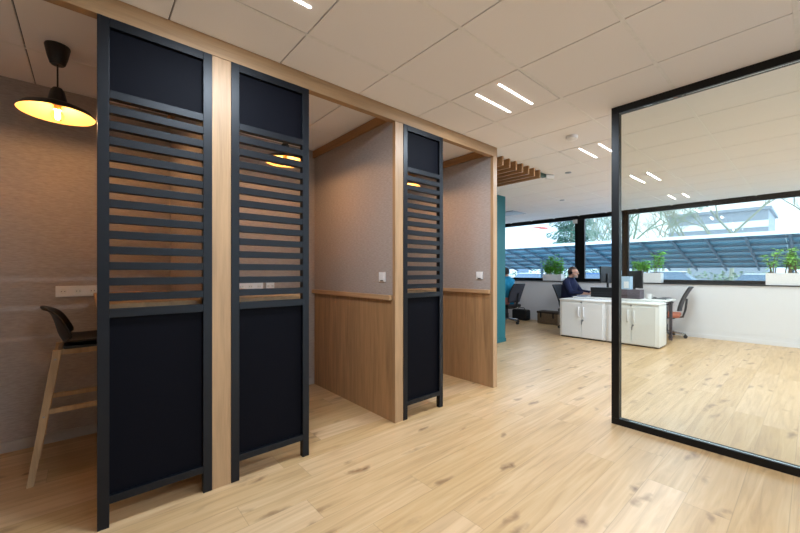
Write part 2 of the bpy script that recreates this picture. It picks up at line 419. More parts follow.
# pendant lamps
M_fil = emit('glowing_filament', (255, 200, 142), BULB_E)
M_bulb = glass('bulb_glass', (1, .97, .9, 1), .5)
def pendant(x, y, label):
    t = thing('pendant_lamp', label, 'lamp', (x, y, CZ), group=None)
    bm = NB(); lathe(bm, [(0, CZ-.001), (.056, CZ-.001), (.058, CZ-.008), (.046, CZ-.07), (.035, CZ-.106), (.029, CZ-.112), (0, CZ-.113)], (x, y)); obj('ceiling_cup', bm, M_lampb, t, True)
    bm = NB(); tube(bm, [(x, y, CZ-.111), (x, y, 2.30)], .004, 8); obj('cord', bm, M_lampb, t)
    zr = 2.152
    bm = NB(); lathe(bm, [(0, 2.305), (.02, 2.303), (.032, 2.285), (.045, 2.225), (.05, 2.213), (.09, 2.205), (.15, 2.18), (.172, zr), (.171, zr-.002), (.148, 2.174), (.088, 2.199), (.045, 2.207), (0, 2.21)], (x, y), 48)
    s = obj('lamp_shade', bm, M_lampb, t, True)
    bm = NB(); lathe(bm, [(.1705, zr-.0035), (.1475, 2.1715), (.088, 2.1965), (.03, 2.204), (0, 2.205)], (x, y), 48); obj('reflector', bm, M_gold, s, True)
    bm = NB(); lathe(bm, [(0, 2.2), (.016, 2.198), (.018, 2.18), (.02, 2.174), (.0, 2.172)], (x, y), 16); obj('bulb_socket', bm, M_gold, t, True)
    bm = NB(); ball(bm, (x, y, 2.142), .031, 1, 1, 1.1, seg=20); gl = obj('bulb', bm, M_bulb, t, True)
    bm = NB(); tube(bm, [(x, y, 2.168), (x, y, 2.125)], .0095, 10); obj('filament', bm, M_fil, gl, True)
    return t
p = pendant(-.13, 2.91, 'black pendant lamp with shallow shade, fully visible at the upper left')
dup(p, (1.255, 2.91, CZ), label='black pendant lamp glimpsed through the slats of the second screen')
dup(p, (2.60, 2.91, CZ), label='black pendant lamp glimpsed through slats of the smallest screen')

# bar stool
def stool(x, y, label):
    t = thing('bar_stool', label, 'stool', (x, y, 0))
    prof = [(.205, .757, .15), (.19, .775, .175), (.12, .782, .20), (.03, .776, .21), (-.07, .772, .21), (-.125, .782, .205), (-.15, .82, .205), (-.162, .875, .20), (-.174, .93, .19), (-.192, .98, .17), (-.222, 1.008, .14), (-.24, 1.012, .10)]
    bm = NB(); rows = []
    for i, (px, pz, hw) in enumerate(prof):
        row = []
        for k in range(11):
            u = k/5-1
            cx = px; cz = pz
            if i <= 5: cz += .035*abs(u)**3
            else: cx += .075*abs(u)**2.2*(1-(i-6)/6); cz -= .01*abs(u)**3*(i-6)/3
            row.append(bm.verts.new((x+cx, y+u*hw, cz)))
        rows.append(row)
    for a, b in zip(rows, rows[1:]):
        for k in range(10): bm.faces.new((a[k], a[k+1], b[k+1], b[k]))
    s = obj('seat_shell', bm, M_dark, t, True)
    md = s.modifiers.new('thick', 'SOLIDIFY'); md.thickness = .012; md.offset = 0
    md = s.modifiers.new('smooth', 'SUBSURF'); md.levels = 1; md.render_levels = 1
    bm = NB(); box(bm, x-.13, x+.16, y-.18, y+.18, .757, .777, .009); obj('seat_pad', bm, M_dark, t, True)
    bm = NB()
    for yy in (y-.15, y+.13): box(bm, x-.15, x+.16, yy, yy+.02, .722, .757, .002)
    for xx in (x-.155, x+.14): box(bm, xx, xx+.02, y-.15, y+.15, .722, .757, .002)
    obj('seat_frame', bm, M_leg, t)
    for sx in (-1, 1):
        for sy in (-1, 1):
            top = Vector((x+sx*.155, y+sy*.155, .755)); bot = Vector((x+sx*.265, y+sy*.215, 0))
            bm = NB(); a = .019
            vs = []
            for p_, hh in ((bot, a*.8), (top, a)):
                for dx, dy in ((-1, -1), (1, -1), (1, 1), (-1, 1)): vs.append(bm.verts.new(p_+Vector((dx*hh, dy*hh*.8, 0))))
            for k in range(4): bm.faces.new((vs[k], vs[(k+1) % 4], vs[4+(k+1) % 4], vs[4+k]))
            bm.faces.new(vs[:4]); bm.faces.new(vs[4:])
            lg = obj('leg', bm, M_leg, t)
            for f_ in (.5, .93):
                bm = NB(); q = bot.lerp(top, f_); tube(bm, [q+Vector((0, -.021, 0)), q+Vector((0, -.0165, 0))], .005, 10)
                obj('bolt', bm, M_steel, lg)
    def at(sx, sy, z):
        k = z/.755; return Vector((x+sx*(.265-.11*k), y+sy*(.215-.06*k), z))
    for (a, b, z) in (((-1, -1), (1, -1), .40), ((-1, 1), (1, 1), .40), ((-1, -1), (-1, 1), .30), ((1, -1), (1, 1), .30)):
        p0, p1 = at(*a, z), at(*b, z); bm = NB()
        d = (p1-p0); L = d.length; 
        if abs(d.x) > abs(d.y): box(bm, p0.x, p1.x, p0.y-.009, p0.y+.009, z-.015, z+.015, .002)
        else: box(bm, p0.x-.009, p0.x+.009, p0.y, p1.y, z-.015, z+.015, .002)
        obj('stretcher', bm, M_leg, t)
stool(.02, 3.15, 'black shell bar stool on splayed wooden legs in the left booth')

# ------------------------------------------------------------------ glass partition
t = thing('glass_partition', 'tall clear glass partition in a slim black frame, at the right', 'partition', (3.23, 0, 0))
gx0, gx1, gy0, gy1 = 3.205, 3.265, -1.5, 1.077
obj('bottom_rail', B(gx0, gx1, gy0, gy1, 0, .05, .002), M_frame, t)
obj('top_rail', B(gx0, gx1, gy0, gy1, CZ-.055, CZ-.001, .002), M_frame, t)
for y in (gy1-.055, gy0): obj('upright', B(gx0, gx1, y, y+.055, .05, CZ-.055, .002), M_frame, t)
obj('glass_pane', B(3.228, 3.236, gy0+.055, gy1-.055, .05, CZ-.055), M_glass, t)

# ceiling fixtures
M_strip = emit('led_diffuser', (255, 250, 242), 9)
base = None
for (i, j) in LIGHTS:
    x0, y0 = GX0+.6*i, GY0+.6*j
    lab = {10: {10: 'twin strip ceiling light nearest the top centre of the ceiling', 7: 'twin strip ceiling light cut off at the top edge, above the second screen',
                13: 'twin strip ceiling light just left of the black glass frame post', 16: 'twin strip ceiling light seen through the glass, nearest one',
                19: 'twin strip ceiling light seen through the glass, close to the windows'}.get(i)}.get(j)
    grp = None
    if lab is None:  # the remaining cells are unseen lights, added to brighten the room
        lab = 'unseen twin strip ceiling light added to brighten the room'; grp = 'ceiling lights outside the picture'
    if base is None:
        t = thing('ceiling_light', lab, 'ceiling light', (x0+.3, y0+.3, CZ))
        bm = NB(); box(bm, x0+.004, x0+.596, y0+.014, y0+.586, CZ-.001, CZ+.02, .002); obj('luminaire_panel', bm, M_tile, t)
        for yy in (.195, .39):
            bm = NB(); box(bm, x0+.065, x0+.52, y0+yy-.006, y0+yy+.006, CZ-.004, CZ-.0012, .0008); s = obj('light_strip', bm, M_strip, t)
            l = bpy.data.lights.new('strip_light', 'AREA'); l.shape = 'RECTANGLE'; l.size = .44; l.size_y = .011; l.energy = STRIP_W; l.color = (.71, .845, 1)
            lo = bpy.data.objects.new('strip_light', l); COL.objects.link(lo); lo.parent = t; lo.location = (-.0075, yy-.3, -.0055)
        base = t
    else:
        t = dup(base, (x0+.3, y0+.3, CZ), label=lab)
    if grp: t['group'] = grp
# baffles
for k in range(7):
    x1 = 3.607+.1416*k
    o = solo('ceiling_baffle', _B(x1-.03, x1, 2.335, WY-.035, CZ-.105, CZ-.0005, bev=.002), M_slatoak, (x1-.015, 2.95, CZ-.105), label='one of the thin parallel oak baffles hung under the ceiling beside the end post', category='baffle', group='oak ceiling baffles')
bm = NB(); lathe(bm, [(0, CZ), (.052, CZ), (.055, CZ-.012), (.05, CZ-.03), (.03, CZ-.042), (0, CZ-.043)], (3.57, 1.55), 28)
solo('smoke_detector', bm, M_tbar, (3.57, 1.55, CZ), True, label='small round beige smoke detector on the ceiling beside a twin strip light', category='smoke detector')
def disc(x, y, r, label, cat='sensor'):
    bm = NB(); lathe(bm, [(0, CZ-.0005), (r, CZ-.001), (r*.95, CZ-.008), (0, CZ-.01)], (x, y), 24)
    solo('ceiling_sensor', bm, M_steel, (x, y, CZ), True, label=label, category=cat)
disc(4.84, 2.15, .04, 'flat grey ceiling disc right of the oak baffles, nearer of two')
disc(6.62, 3.05, .045, 'flat grey ceiling disc toward the windows, farther of two')
t = thing('ceiling_spotlight', 'small dark ceiling bracket with white lamp head by the baffle ends', 'spotlight', (4.66, 2.41, CZ))
obj('bracket', B(4.53, 4.70, 2.38, 2.44, CZ-.045, CZ-.001, .004), mat('dark_green_plastic', (26, 60, 46), .5), t)
bm = NB(); tube(bm, [(4.72, 2.40, CZ-.03), (4.79, 2.33, CZ-.04)], [.03, .036], 16); obj('lamp_head', bm, M_white, t, True)
t = thing('ceiling_vent', 'grey square ceiling vent close to the far left window', 'vent', (7.1, 4.35, CZ))
bm = NB(); box(bm, 6.93, 7.50, 4.27, 4.83, CZ-.006, CZ-.001, .001); obj('vent_plate', bm, mat('grey_vent', (150, 152, 158), .6), t)
bm = NB()
for k in range(9): box(bm, 6.97, 7.46, 4.32+k*.055, 4.345+k*.055, CZ-.012, CZ-.006)
obj('louvre', bm, M_steel, t)
solo('window_sensor', _B(8.79, 8.82, 3.70, 3.80, 2.38, 2.47, bev=.004), M_white, (8.81, 3.75, 2.38), label='small white box at the top of the black window column', category='sensor')

# ------------------------------------------------------------------ cabinets and desks
CX0, CX1, CH = 6.80, 7.235, .715
def cabinet(y0, y1, label):
    t = thing('storage_cabinet', label, 'cabinet', ((CX0+CX1)/2, (y0+y1)/2, 0))
    obj('body', B(CX0+.018, CX1, y0, y1, .02, CH-.03, .012), M_white2, t, True)
    obj('plinth', B(CX0+.04, CX1-.02, y0+.02, y1-.02, 0, .02), M_dark, t)
    obj('top_panel', B(CX0, CX1, y0, y1, CH-.03, CH, .008), M_white2, t, True)
    ym = (y0+y1)/2
    for s in (-1, 1):
        a, b = sorted((ym+s*.002, ym+s*((y1-y0)/2-.045)))
        d = obj('door', B(CX0, CX0+.018, a, b, .035, CH-.065, .003), M_white2, t)
        bm = NB(); yy = ym+s*.045
        tube(bm, [(CX0-.001, yy, .40), (CX0-.022, yy, .415), (CX0-.026, yy, .49), (CX0-.022, yy, .565), (CX0-.001, yy, .58)], .012, 10)
        obj('handle', bm, M_white, d, True)
    bm = NB(); tube(bm, [(CX0-.006, ym-.03, .345), (CX0+.001, ym-.03, .345)], .013, 16); lk = obj('lock', bm, M_steel, t)
    bm = NB(); box(bm, CX0-.030, CX0-.006, ym-.034, ym-.026, .338, .352, .001); box(bm, CX0-.034, CX0-.028, ym-.042, ym-.018, .325, .350, .002)
    box(bm, CX0-.033, CX0-.029, ym-.026, ym-.010, .27, .325, .001); obj('key', bm, M_steel, lk)
    bm = NB(); tube(bm, [(CX0-.004, ym, CH-.045), (CX0+.02, ym, CH-.045)], .012, 16); obj('badge', bm, M_steel, t)
cabinet(2.382, 3.19, 'white two door office cabinet on the left, in front of the seated man')
cabinet(1.60, 2.378, 'white two door office cabinet on the right, seen through the glass')
def desk(x0, x1, y0, y1, label):
    t = thing('desk', label, 'desk', ((x0+x1)/2, (y0+y1)/2, 0))
    obj('desktop', B(x0, x1, y0, y1, .715, .74, .003), M_white2, t)
    for xx in (x0+.03, x1-.07):
        bm = NB()
        for yy in (y0+.04, y1-.08): box(bm, xx, xx+.04, yy, yy+.04, .0, .69)
        box(bm, xx, xx+.04, y0+.04, y1-.04, .69, .714); obj('leg_frame', bm, M_plum, t)
    bm = NB(); box(bm, x0+.07, x1-.07, (y0+y1)/2-.015, (y0+y1)/2+.015, .67, .712); obj('crossbeam', bm, M_white2, t)
desk(7.245, 7.93, 2.375, 3.13, 'white desk the man in navy works at')
desk(7.245, 7.93, 1.62, 2.372, 'white desk behind the right cabinet, before the empty chair')
desk(6.95, 8.35, 5.25, 6.05, 'white desk of the person in blue, behind the teal wall')

def monitor(x, y, rz, label, w_=.52, stand=.12):
    t = thing('monitor', label, 'monitor', (x, y, .741), rz)
    def P(n, bm, m, sm=False, par=None): return obj(n, bm, m, par or t, sm, world=False)
    z0 = stand
    P('screen_housing', _B(-w_/2, w_/2, .0, .028, z0, z0+.32, bev=.006), M_dark)
    P('display', _B(-w_/2+.012, w_/2-.012, -.003, -.0004, z0+.012, z0+.308), M_screen)
    P('neck', _B(-.03, .03, .028, .05, .01, z0+.18, bev=.004), M_dark)
    P('foot', _B(-.12, .12, -.06, .12, 0, .011, bev=.003), M_dark)
monitor(7.79, 2.72, PI*.97, 'black monitor facing the man in navy', .5, .27)
monitor(7.80, 2.19, .70, 'black monitor facing the empty office chair', .5, .18)
t = thing('document_stand', 'pale blue and white upright folder box between the two monitors', 'box', (7.48, 2.27, .905))
obj('box_body', B(7.40, 7.56, 2.18, 2.36, .905, 1.14, .004), mat('pale_blue_card', (170, 196, 216), .6), t)
obj('label_panel', B(7.397, 7.3995, 2.20, 2.28, .93, 1.05), M_white, t)
t = thing('desk_organiser', 'dark letter tray block on the left of the desks, beside the man', 'organiser', (7.5, 2.62, .741))
obj('tray_body', B(7.38, 7.62, 2.40, 2.85, .741, .925, .004), M_dark, t)
for z in (.785, .825): obj('tray_shelf', B(7.372, 7.60, 2.42, 2.83, z, z+.006), M_mesh, t)
t = thing('desk_organiser', 'brownish letter tray block right of the black glass frame post', 'organiser', (7.5, 2.2, .741))
obj('tray_body', B(7.38, 7.62, 2.02, 2.38, .741, .904, .004), mat('plum_grey_plastic', (88, 76, 84), .6), t)
obj('tray_shelf', B(7.372, 7.60, 2.07, 2.36, .79, .796), M_dark, t)
t = thing('mug', 'white mug on the desk behind the right cabinet', 'mug', (7.55, 1.93, .741))
bm = NB(); lathe(bm, [(0, .742), (.034, .742), (.04, .76), (.042, .83), (.039, .83), (.036, .762), (0, .755)], (7.55, 1.93), 24); obj('cup', bm, M_white, t, True)
bm = NB(); tube(bm, [(7.55, 1.889, .815), (7.55, 1.865, .81), (7.55, 1.862, .78), (7.55, 1.889, .765)], .005, 8); obj('handle', bm, M_white, t, True)
bm = NB(); ball(bm, (7.68, 1.88, .748), .03, 1.1, 1.8, .8); solo('computer_mouse', bm, M_dark, (7.68, 1.88, .741), True, label='black computer mouse behind the white mug', category='mouse')
t = thing('keyboard', 'flat grey keyboard at the right end of the desks', 'keyboard', (7.75, 1.74, .741))
obj('case', B(7.55, 7.98, 1.68, 1.82, .741, .756, .003), M_steel, t)
bm = NB()
for a in range(14):
    for b in range(4): box(bm, 7.56+a*.029, 7.585+a*.029, 1.69+b*.031, 1.715+b*.031, .756, .761)
obj('keys', bm, M_dark, t)
bm = _B(7.3, 7.42, 2.92, 3.08, .741, .752, bev=.003); solo('notebook', bm, mat('slate_blue_card', (60, 84, 128), .6), (7.36, 3.0, .741), label='slim dark blue notebook on desk beside the man', category='notebook')

# office chairs
def office_chair(x, y, rz, label, seat=M_dark, zs=.43):
    """sitter faces local -Y"""
    t = thing('office_chair', label, 'chair', (x, y, 0), rz)
    def P(n, bm, m, par=None, sm=True): return obj(n, bm, m, par or t, sm, world=False)
    for k in range(5):
        a = 2*PI*k/5+.3; d = Vector((math.cos(a), math.sin(a), 0))
        bm = NB(); tube(bm, [d*.03+Vector((0, 0, .11)), d*.29+Vector((0, 0, .075))], [.024, .016], 10); l = P('base_leg', bm, M_chrome)
        bm = NB(); q = d*.29; n_ = Vector((-d.y, d.x, 0))
        for s in (-.016, .016): tube(bm, [q+n_*(s-.009)+Vector((0, 0, .03)), q+n_*(s+.009)+Vector((0, 0, .03))], .03, 16)
        tube(bm, [q+Vector((0, 0, .03)), q+Vector((0, 0, .08))], .009, 8); P('castor', bm, M_dark, l)
    bm = NB(); tube(bm, [(0, 0, .1), (0, 0, .24), (0, 0, .241), (0, 0, zs-.05)], [.03, .03, .018, .018], 16); P('gas_column', bm, M_dark)
    P('tilt_box', _B(-.1, .1, -.1, .14, zs-.08, zs-.045, bev=.01), M_dark)
    bm = NB(); box(bm, -.245, .245, -.25, .22, zs-.045, zs+.03, .03); P('seat', bm, seat)
    # curved frame of the back
    def c(u, v):   # u -1..1 across, v 0..1 up
        return Vector((u*(.2+.025*math.sin(v*PI)), .235+.07*v+.09*v*v-.05*abs(u)**2, zs+.09+v*.42))
    bm = NB(); loop = [c(-1, v/8) for v in range(9)]+[c(u/4, 1) for u in range(-3, 4)]+[c(1, 1-v/8) for v in range(9)]+[c(u/4, 0) for u in range(3, -4, -1)]
    tube(bm, loop+[loop[0]], .014, 8); fr = P('back_frame', bm, M_dark)
    bm = NB(); g_ = [[bm.verts.new(c(-1+a/5, b/10)) for a in range(11)] for b in range(11)]
    for b in range(10):
        for a in range(10): bm.faces.new((g_[b][a], g_[b][a+1], g_[b+1][a+1], g_[b+1][a]))
    m = P('mesh_back', bm, M_mesh); md = m.modifiers.new('thick', 'SOLIDIFY'); md.thickness = .006
    bm = NB(); tube(bm, [(0, .12, zs-.06), (0, .25, zs-.04), (0, .29, zs+.1), (0, .31, zs+.3)], .018, 10); P('back_stem', bm, M_dark)
    for s in (-1, 1):
        bm = NB(); tube(bm, [(s*.2, 0, zs-.05), (s*.29, .03, zs-.03), (s*.30, .03, zs+.15), (s*.29, .02, zs+.19)], .014, 8)
        box(bm, s*.29-.035, s*.29+.035, -.16, .1, zs+.19, zs+.215, .01); P('armrest', bm, M_dark)
    return t
office_chair(7.75, 3.34, 0, 'black mesh office chair the man in navy sits on')
office_chair(7.60, 4.82, PI-.1, 'black mesh office chair of the person in bright blue')
office_chair(8.28, 1.84, PI+.15, 'empty mesh office chair with an orange seat, seen through glass', M_orange)

# ------------------------------------------------------------------ people
def fuse(chains, balls=(), voxel=.012, smooth=4):
    """limb chains [(point, radius), ...] and ellipsoids fused to one skin; returns a bmesh"""
    bm = NB()
    for ch in chains:
        ch = [(Vector(p), r) for p, r in ch]
        for (p, r) in ch:
            ball(bm, p, r, seg=14)
        for (p, r), (q, s) in zip(ch, ch[1:]):
            if (q-p).length > 1e-4: tube(bm, [p, q], [r, s], 14)
    for b in balls: ball(bm, b[0], 1, *b[1], seg=20)
    me = bpy.data.meshes.new('tmp'); bmesh.ops.recalc_face_normals(bm, faces=bm.faces[:]); bm.to_mesh(me); bm.free()
    o = bpy.data.objects.new('tmp', me); COL.objects.link(o)
    md = o.modifiers.new('r', 'REMESH'); md.mode = 'VOXEL'; md.voxel_size = voxel
    md = o.modifiers.new('s', 'SMOOTH'); md.iterations = smooth; md.factor = .5
    bpy.context.view_layer.update()
    dg = bpy.context.evaluated_depsgraph_get(); ev = o.evaluated_get(dg)
    m2 = bpy.data.meshes.new_from_object(ev)
    r = NB(); r.from_mesh(m2); bpy.data.objects.remove(o); bpy.data.meshes.remove(me); bpy.data.meshes.remove(m2)
    return r
def hand(w0, dirv, palm_n, side, curl=.5):
    """chains for a hand: wrist w0, pointing along dirv, palm facing palm_n, thumb toward side"""
    d = Vector(dirv).normalized(); n = Vector(palm_n).normalized(); s = Vector(side).normalized()
    w0 = Vector(w0); out = []
    out.append([(w0, .024), (w0+d*.04+s*.012, .022), (w0+d*.085+s*.02, .015)])
    out.append([(w0, .024), (w0+d*.04-s*.012, .022), (w0+d*.08-s*.022, .014)])
    for k, (off, L) in enumerate(((.030, .070), (.010, .080), (-.011, .074), (-.030, .058))):
        b = w0+d*.085+s*off; a1 = curl*.6; a2 = curl*1.3
        p1 = b+(d*math.cos(a1)+n*math.sin(a1))*L*.5; p2 = p1+(d*math.cos(a2)+n*math.sin(a2))*L*.5
        out.append([(b-d*.02, .0095), (b, .0095), (p1, .0085), (p2, .0072)])
    tb = w0+d*.03+s*.025; t1 = tb+(d*.7+s*.7).normalized()*.035; t2 = t1+(d*.9+s*.25+n*.3).normalized()*.03
    out.append([(w0+d*.015+s*.01, .016), (tb, .014), (t1, .011), (t2, .009)])
    return out
def person(x, y, rz, label, top, legs, hair, glasses=True, headset=True):
    # local frame: faces -Y, right hand side = -X
    Wp = lambda p: Vector(p)
    body = []
    body.append([((0, 0, .55), .12), ((0, -.01, .72), .125), ((0, -.02, .92), .13), ((0, -.03, 1.02), .10), ((0, -.045, 1.09), .058), ((0, -.065, 1.14), .055)])
    hands = []
    sleeve = []; arm = []
    for s in (-1, 1):
        sh = (s*.175, -.03, 1.0); el = (s*.235, -.16, .80); wr = (s*.17, -.40, .787)
        arm.append([(sh, .055), (el, .040), (wr, .027)])
        sleeve.append([((s*.09, -.025, 1.035), .062), (sh, .068), (((sh[0]+el[0])/2, (sh[1]+el[1])/2-.0, (sh[2]+el[2])/2), .060), (el, .053), ((s*.178, -.36, .797), .036)])
        hands += hand(wr, (-s*.12, -1, -.06), (0, 0, -1), (-s, 0, 0), .35)
        body.append([((s*.09, -.02, .54), .09), ((s*.12, -.42, .53), .065), ((s*.12, -.44, .50), .058), ((s*.12, -.40, .10), .04), ((s*.12, -.42, .05), .04), ((s*.12, -.52, .03), .03)])
    hc = (0, -.105, 1.215)
    balls = [(hc, (.074, .094, .102)), ((0, -.125, 1.16), (.055, .062, .055)),             # skull, jaw
             ((0, -.20, 1.195), (.011, .018, .022)), ((0, -.215, 1.183), (.015, .013, .010)),   # nose
             ((0, -.178, 1.112), (.02, .018, .014)),                                      # chin
             ((-.077, -.10, 1.20), (.010, .020, .032)), ((.077, -.10, 1.20), (.010, .020, .032)),  # ears
             ((0, -.186, 1.150), (.024, .012, .007)), ((0, -.184, 1.138), (.021, .012, .007)),  # lips
             ((-.03, -.185, 1.228), (.022, .012, .006)), ((.03, -.185, 1.228), (.022, .012, .006))]  # brows
    bm = fuse(body+arm+hands, balls, .007, 3)
    p = obj('person', bm, M_skin, None, True); p.location = (x, y, 0); p.rotation_euler = (0, 0, rz)
    p['label'] = label; p['category'] = 'person'
    def P(n, bm, m, sm=True): return obj(n, bm, m, p, sm, world=False)
    bm = fuse([[((0, .0, .54), .15), ((0, -.01, .66), .15), ((0, -.02, .80), .155), ((0, -.03, .93), .155), ((0, -.035, 1.0), .125), ((0, -.045, 1.065), .074)],
               [((-.05, -.01, .6), .13), ((-.065, -.02, .9), .13)], [((.05, -.01, .6), .13), ((.065, -.02, .9), .13)]]+sleeve, (), .011, 5)
    P('sweater', bm, top)
    ch = []
    for s in (-1, 1): ch.append([((s*.08, 0, .545), .125), ((s*.12, -.40, .545), .083), ((s*.12, -.45, .51), .078), ((s*.12, -.42, .28), .066), ((s*.12, -.41, .10), .058)])
    P('trousers', fuse(ch+[[((0, .0, .55), .14), ((0, -.02, .6), .13)]], (), .012, 4), legs)
    for s in (-1, 1):
        P('shoe', fuse([[((s*.12, -.39, .045), .044), ((s*.12, -.47, .042), .042), ((s*.12, -.56, .034), .034)]], (), .009, 3), M_shoe)
        bm = NB(); ball(bm, (s*.03, -.186, 1.212), .0125, seg=12); e = P('eye', bm, M_white)
        bm = NB(); ball(bm, (s*.03, -.1955, 1.212), .0055, seg=10); obj('iris', bm, M_dark, e, True, world=False)
    # hair cap: ellipsoid shell above the brow line
    bm = NB(); ball(bm, (0, -.092, 1.228), 1, .084, .100, .106, seg=28)
    dl = [v for v in bm.verts if (v.co.y < -.12 and v.co.z < 1.268) or (v.co.z < 1.15) or (v.co.y < -.075 and v.co.z < 1.215) ]
    bmesh.ops.delete(bm, geom=dl, context='VERTS')
    h = P('hair', bm, hair); md = h.modifiers.new('t', 'SOLIDIFY'); md.thickness = .014; md.offset = -1
    if glasses:
        bm = NB()
        for s in (-1, 1):
            c = [(s*.031+.021*math.cos(a*PI/6), -.207, 1.212+.016*math.sin(a*PI/6)) for a in range(13)]; tube(bm, c, .002, 6)
            tube(bm, [(s*.052, -.205, 1.216), (s*.080, -.11, 1.215)], .002, 6)
        tube(bm, [(-.01, -.207, 1.214), (.01, -.207, 1.214)], .002, 6); P('glasses', bm, M_dark)
        bm = NB(); ball(bm, (0, -.150, 1.135), 1, .050, .045, .036, seg=16)
        bmesh.ops.delete(bm, geom=[v for v in bm.verts if v.co.z > 1.15 or v.co.y > -.14], context='VERTS'); P('beard', bm, mat('grey_beard', (170, 160, 152), .9))
    if headset:
        bm = NB(); tube(bm, [(.094*math.sin(a), -.095, 1.22+.118*math.cos(a)) for a in [(-PI/2+PI*k/12) for k in range(13)]], .005, 8)
        for s in (-1, 1): tube(bm, [(s*.080, -.095, 1.205), (s*.105, -.095, 1.205)], .03, 16)
        tube(bm, [(-.1, -.10, 1.19), (-.095, -.17, 1.15), (-.05, -.215, 1.14)], .003, 6); P('headset', bm, M_dark)
    return p
person(7.75, 3.44, 0, 'person in navy sweater with glasses and headset sitting at the desk', M_navy, M_jeans, M_hair)
person(7.60, 4.79, PI-.1, 'person in bright blue top seated at far left, partly behind the teal wall', M_blue, M_salmon, M_hair2, False, False)

# bags on the floor
t = thing('bag', 'black soft briefcase on the floor against the window wall', 'bag', (8.36, 4.88, 0))
bm = NB(); box(bm, 8.27, 8.47, 4.70, 5.12, 0.0, .27, .035); obj('bag_body', bm, M_bag, t, True)
bm = NB(); box(bm, 8.262, 8.27, 4.73, 5.09, .03, .17, .003); obj('front_pocket', bm, M_bag, t)
bm = NB(); tube(bm, [(8.37, 4.80, .265), (8.37, 4.83, .31), (8.37, 4.98, .31), (8.37, 5.01, .265)], .009, 8); obj('handle', bm, M_bag, t, True)
t = thing('basket', 'brown wicker chest on the floor left of the cabinets', 'basket', (8.3, 4.1, 0))
bm = NB(); box(bm, 8.15, 8.45, 3.86, 4.36, 0, .24, .015); obj('basket_body', bm, M_brown, t, True)
bm = NB(); box(bm, 8.14, 8.46, 3.85, 4.37, .24, .29, .012); obj('lid', bm, mat('dark_wicker', (64, 52, 42), .8, noise=.3, scale=40), t, True)
bm = NB(); 
for yy in (3.95, 4.25): box(bm, 8.139, 8.15, yy, yy+.03, .14, .27, .002)
obj('strap', bm, M_bag, t)

# planters on the ledge
def leaf(bm, p, d, L, W):
    d = Vector(d).normalized(); s = d.cross(Vector((R.uniform(-.4, .4), R.uniform(-.4, .4), 1))).normalized(); n = s.cross(d)
    a = bm.verts.new(p); b = bm.verts.new(p+d*L*.45+s*W-n*L*.03); c_ = bm.verts.new(p+d*L-n*L*.22); e = bm.verts.new(p+d*L*.45-s*W-n*L*.03); m = bm.verts.new(p+d*L*.5+n*L*.05)
    bm.faces.new((a, b, m)); bm.faces.new((b, c_, m)); bm.faces.new((c_, e, m)); bm.faces.new((e, a, m))
def planter(y0, y1, zt, label, style, m=M_leaf):
    x0, x1 = 8.625, 8.805; z0 = 1.004
    t = thing('planter', label, 'plant', ((x0+x1)/2, (y0+y1)/2, z0))
    bm = NB(); th = .012
    box(bm, x0, x1, y0, y1, z0, z0+.015); box(bm, x0, x0+th, y0, y1, z0+.015, zt); box(bm, x1-th, x1, y0, y1, z0+.015, zt)
    box(bm, x0+th, x1-th, y0, y0+th, z0+.015, zt); box(bm, x0+th, x1-th, y1-th, y1, z0+.015, zt); obj('trough', bm, M_white, t)
    obj('soil', B(x0+th, x1-th, y0+th, y1-th, zt-.04, zt-.02), M_soil, t)
    st = NB(); lf = NB()
    n = {'bush': 40, 'leafy': 34, 'shrub': 26}[style]
    for k in range(n):
        y = R.uniform(y0+.05, y1-.05); x = R.uniform(x0+.04, x1-.05); f = (y-y0)/(y1-y0)
        if style == 'bush': h = R.uniform(.06, .50)*(1.0-.5*abs(f-.5)); dx, dy = R.uniform(-.10, .03), R.uniform(-.16, .16)
        elif style == 'leafy': h = R.uniform(.10, .26) + (.22 if f < .35 and R.random() < .6 else 0); dx, dy = R.uniform(-.08, .03), R.uniform(-.16, .18)
        else: h = R.uniform(.22, .42); dx, dy = R.uniform(-.06, .03), R.uniform(-.12, .12)
        p0 = Vector((x, y, zt-.03)); p1 = Vector((x+dx*.4, y+dy*.4, zt+h*.6)); p2 = Vector((min(x+dx, 8.79), y+dy, zt+h))
        tube(st, [p0, p1, p2], [.004, .003, .0015] if style != 'shrub' else [.008, .005, .002], 6)
        nl = {'bush': 24, 'leafy': 17, 'shrub': 26}[style]
        for q in range(nl):
            u = R.uniform(.25, 1); pp = p0.lerp(p1, u*2) if u < .5 else p1.lerp(p2, u*2-1)
            a = R.uniform(0, 2*PI); d = (math.cos(a)*(.6 if pp.x < 8.74 else -abs(math.cos(a))), math.sin(a), R.uniform(-.3, .6))
            if pp.x > 8.72 and d[0] > 0: d = (-d[0], d[1], d[2])
            leaf(lf, pp, d, R.uniform(.055, .09), R.uniform(.014, .024))
    obj('stem', st, M_stem, t, True, kind='stuff'); obj('foliage', lf, m, t, kind='stuff')
planter(4.0, 4.46, 1.165, 'short white window planter with bushy green plant left of the man', 'bush')
planter(2.0, 2.50, 1.205, 'white window planter with mixed green plants behind the monitors', 'leafy')
planter(-.30, .535, 1.205, 'long white window planter with upright leafy shrubs at right edge', 'shrub', M_leaf2)

# ------------------------------------------------------------------ outside
GZ = -.35
struct('ground', B(9.05, 150, -120, 120, GZ-.1, GZ), M_asph)
struct('ground_rear', B(-60, 60, -120, YB-.25, GZ-.1, GZ-.001), mat('bounce_white_ground', (226, 228, 230), .9))  # unseen ground, made near white to bounce light up to the ceiling
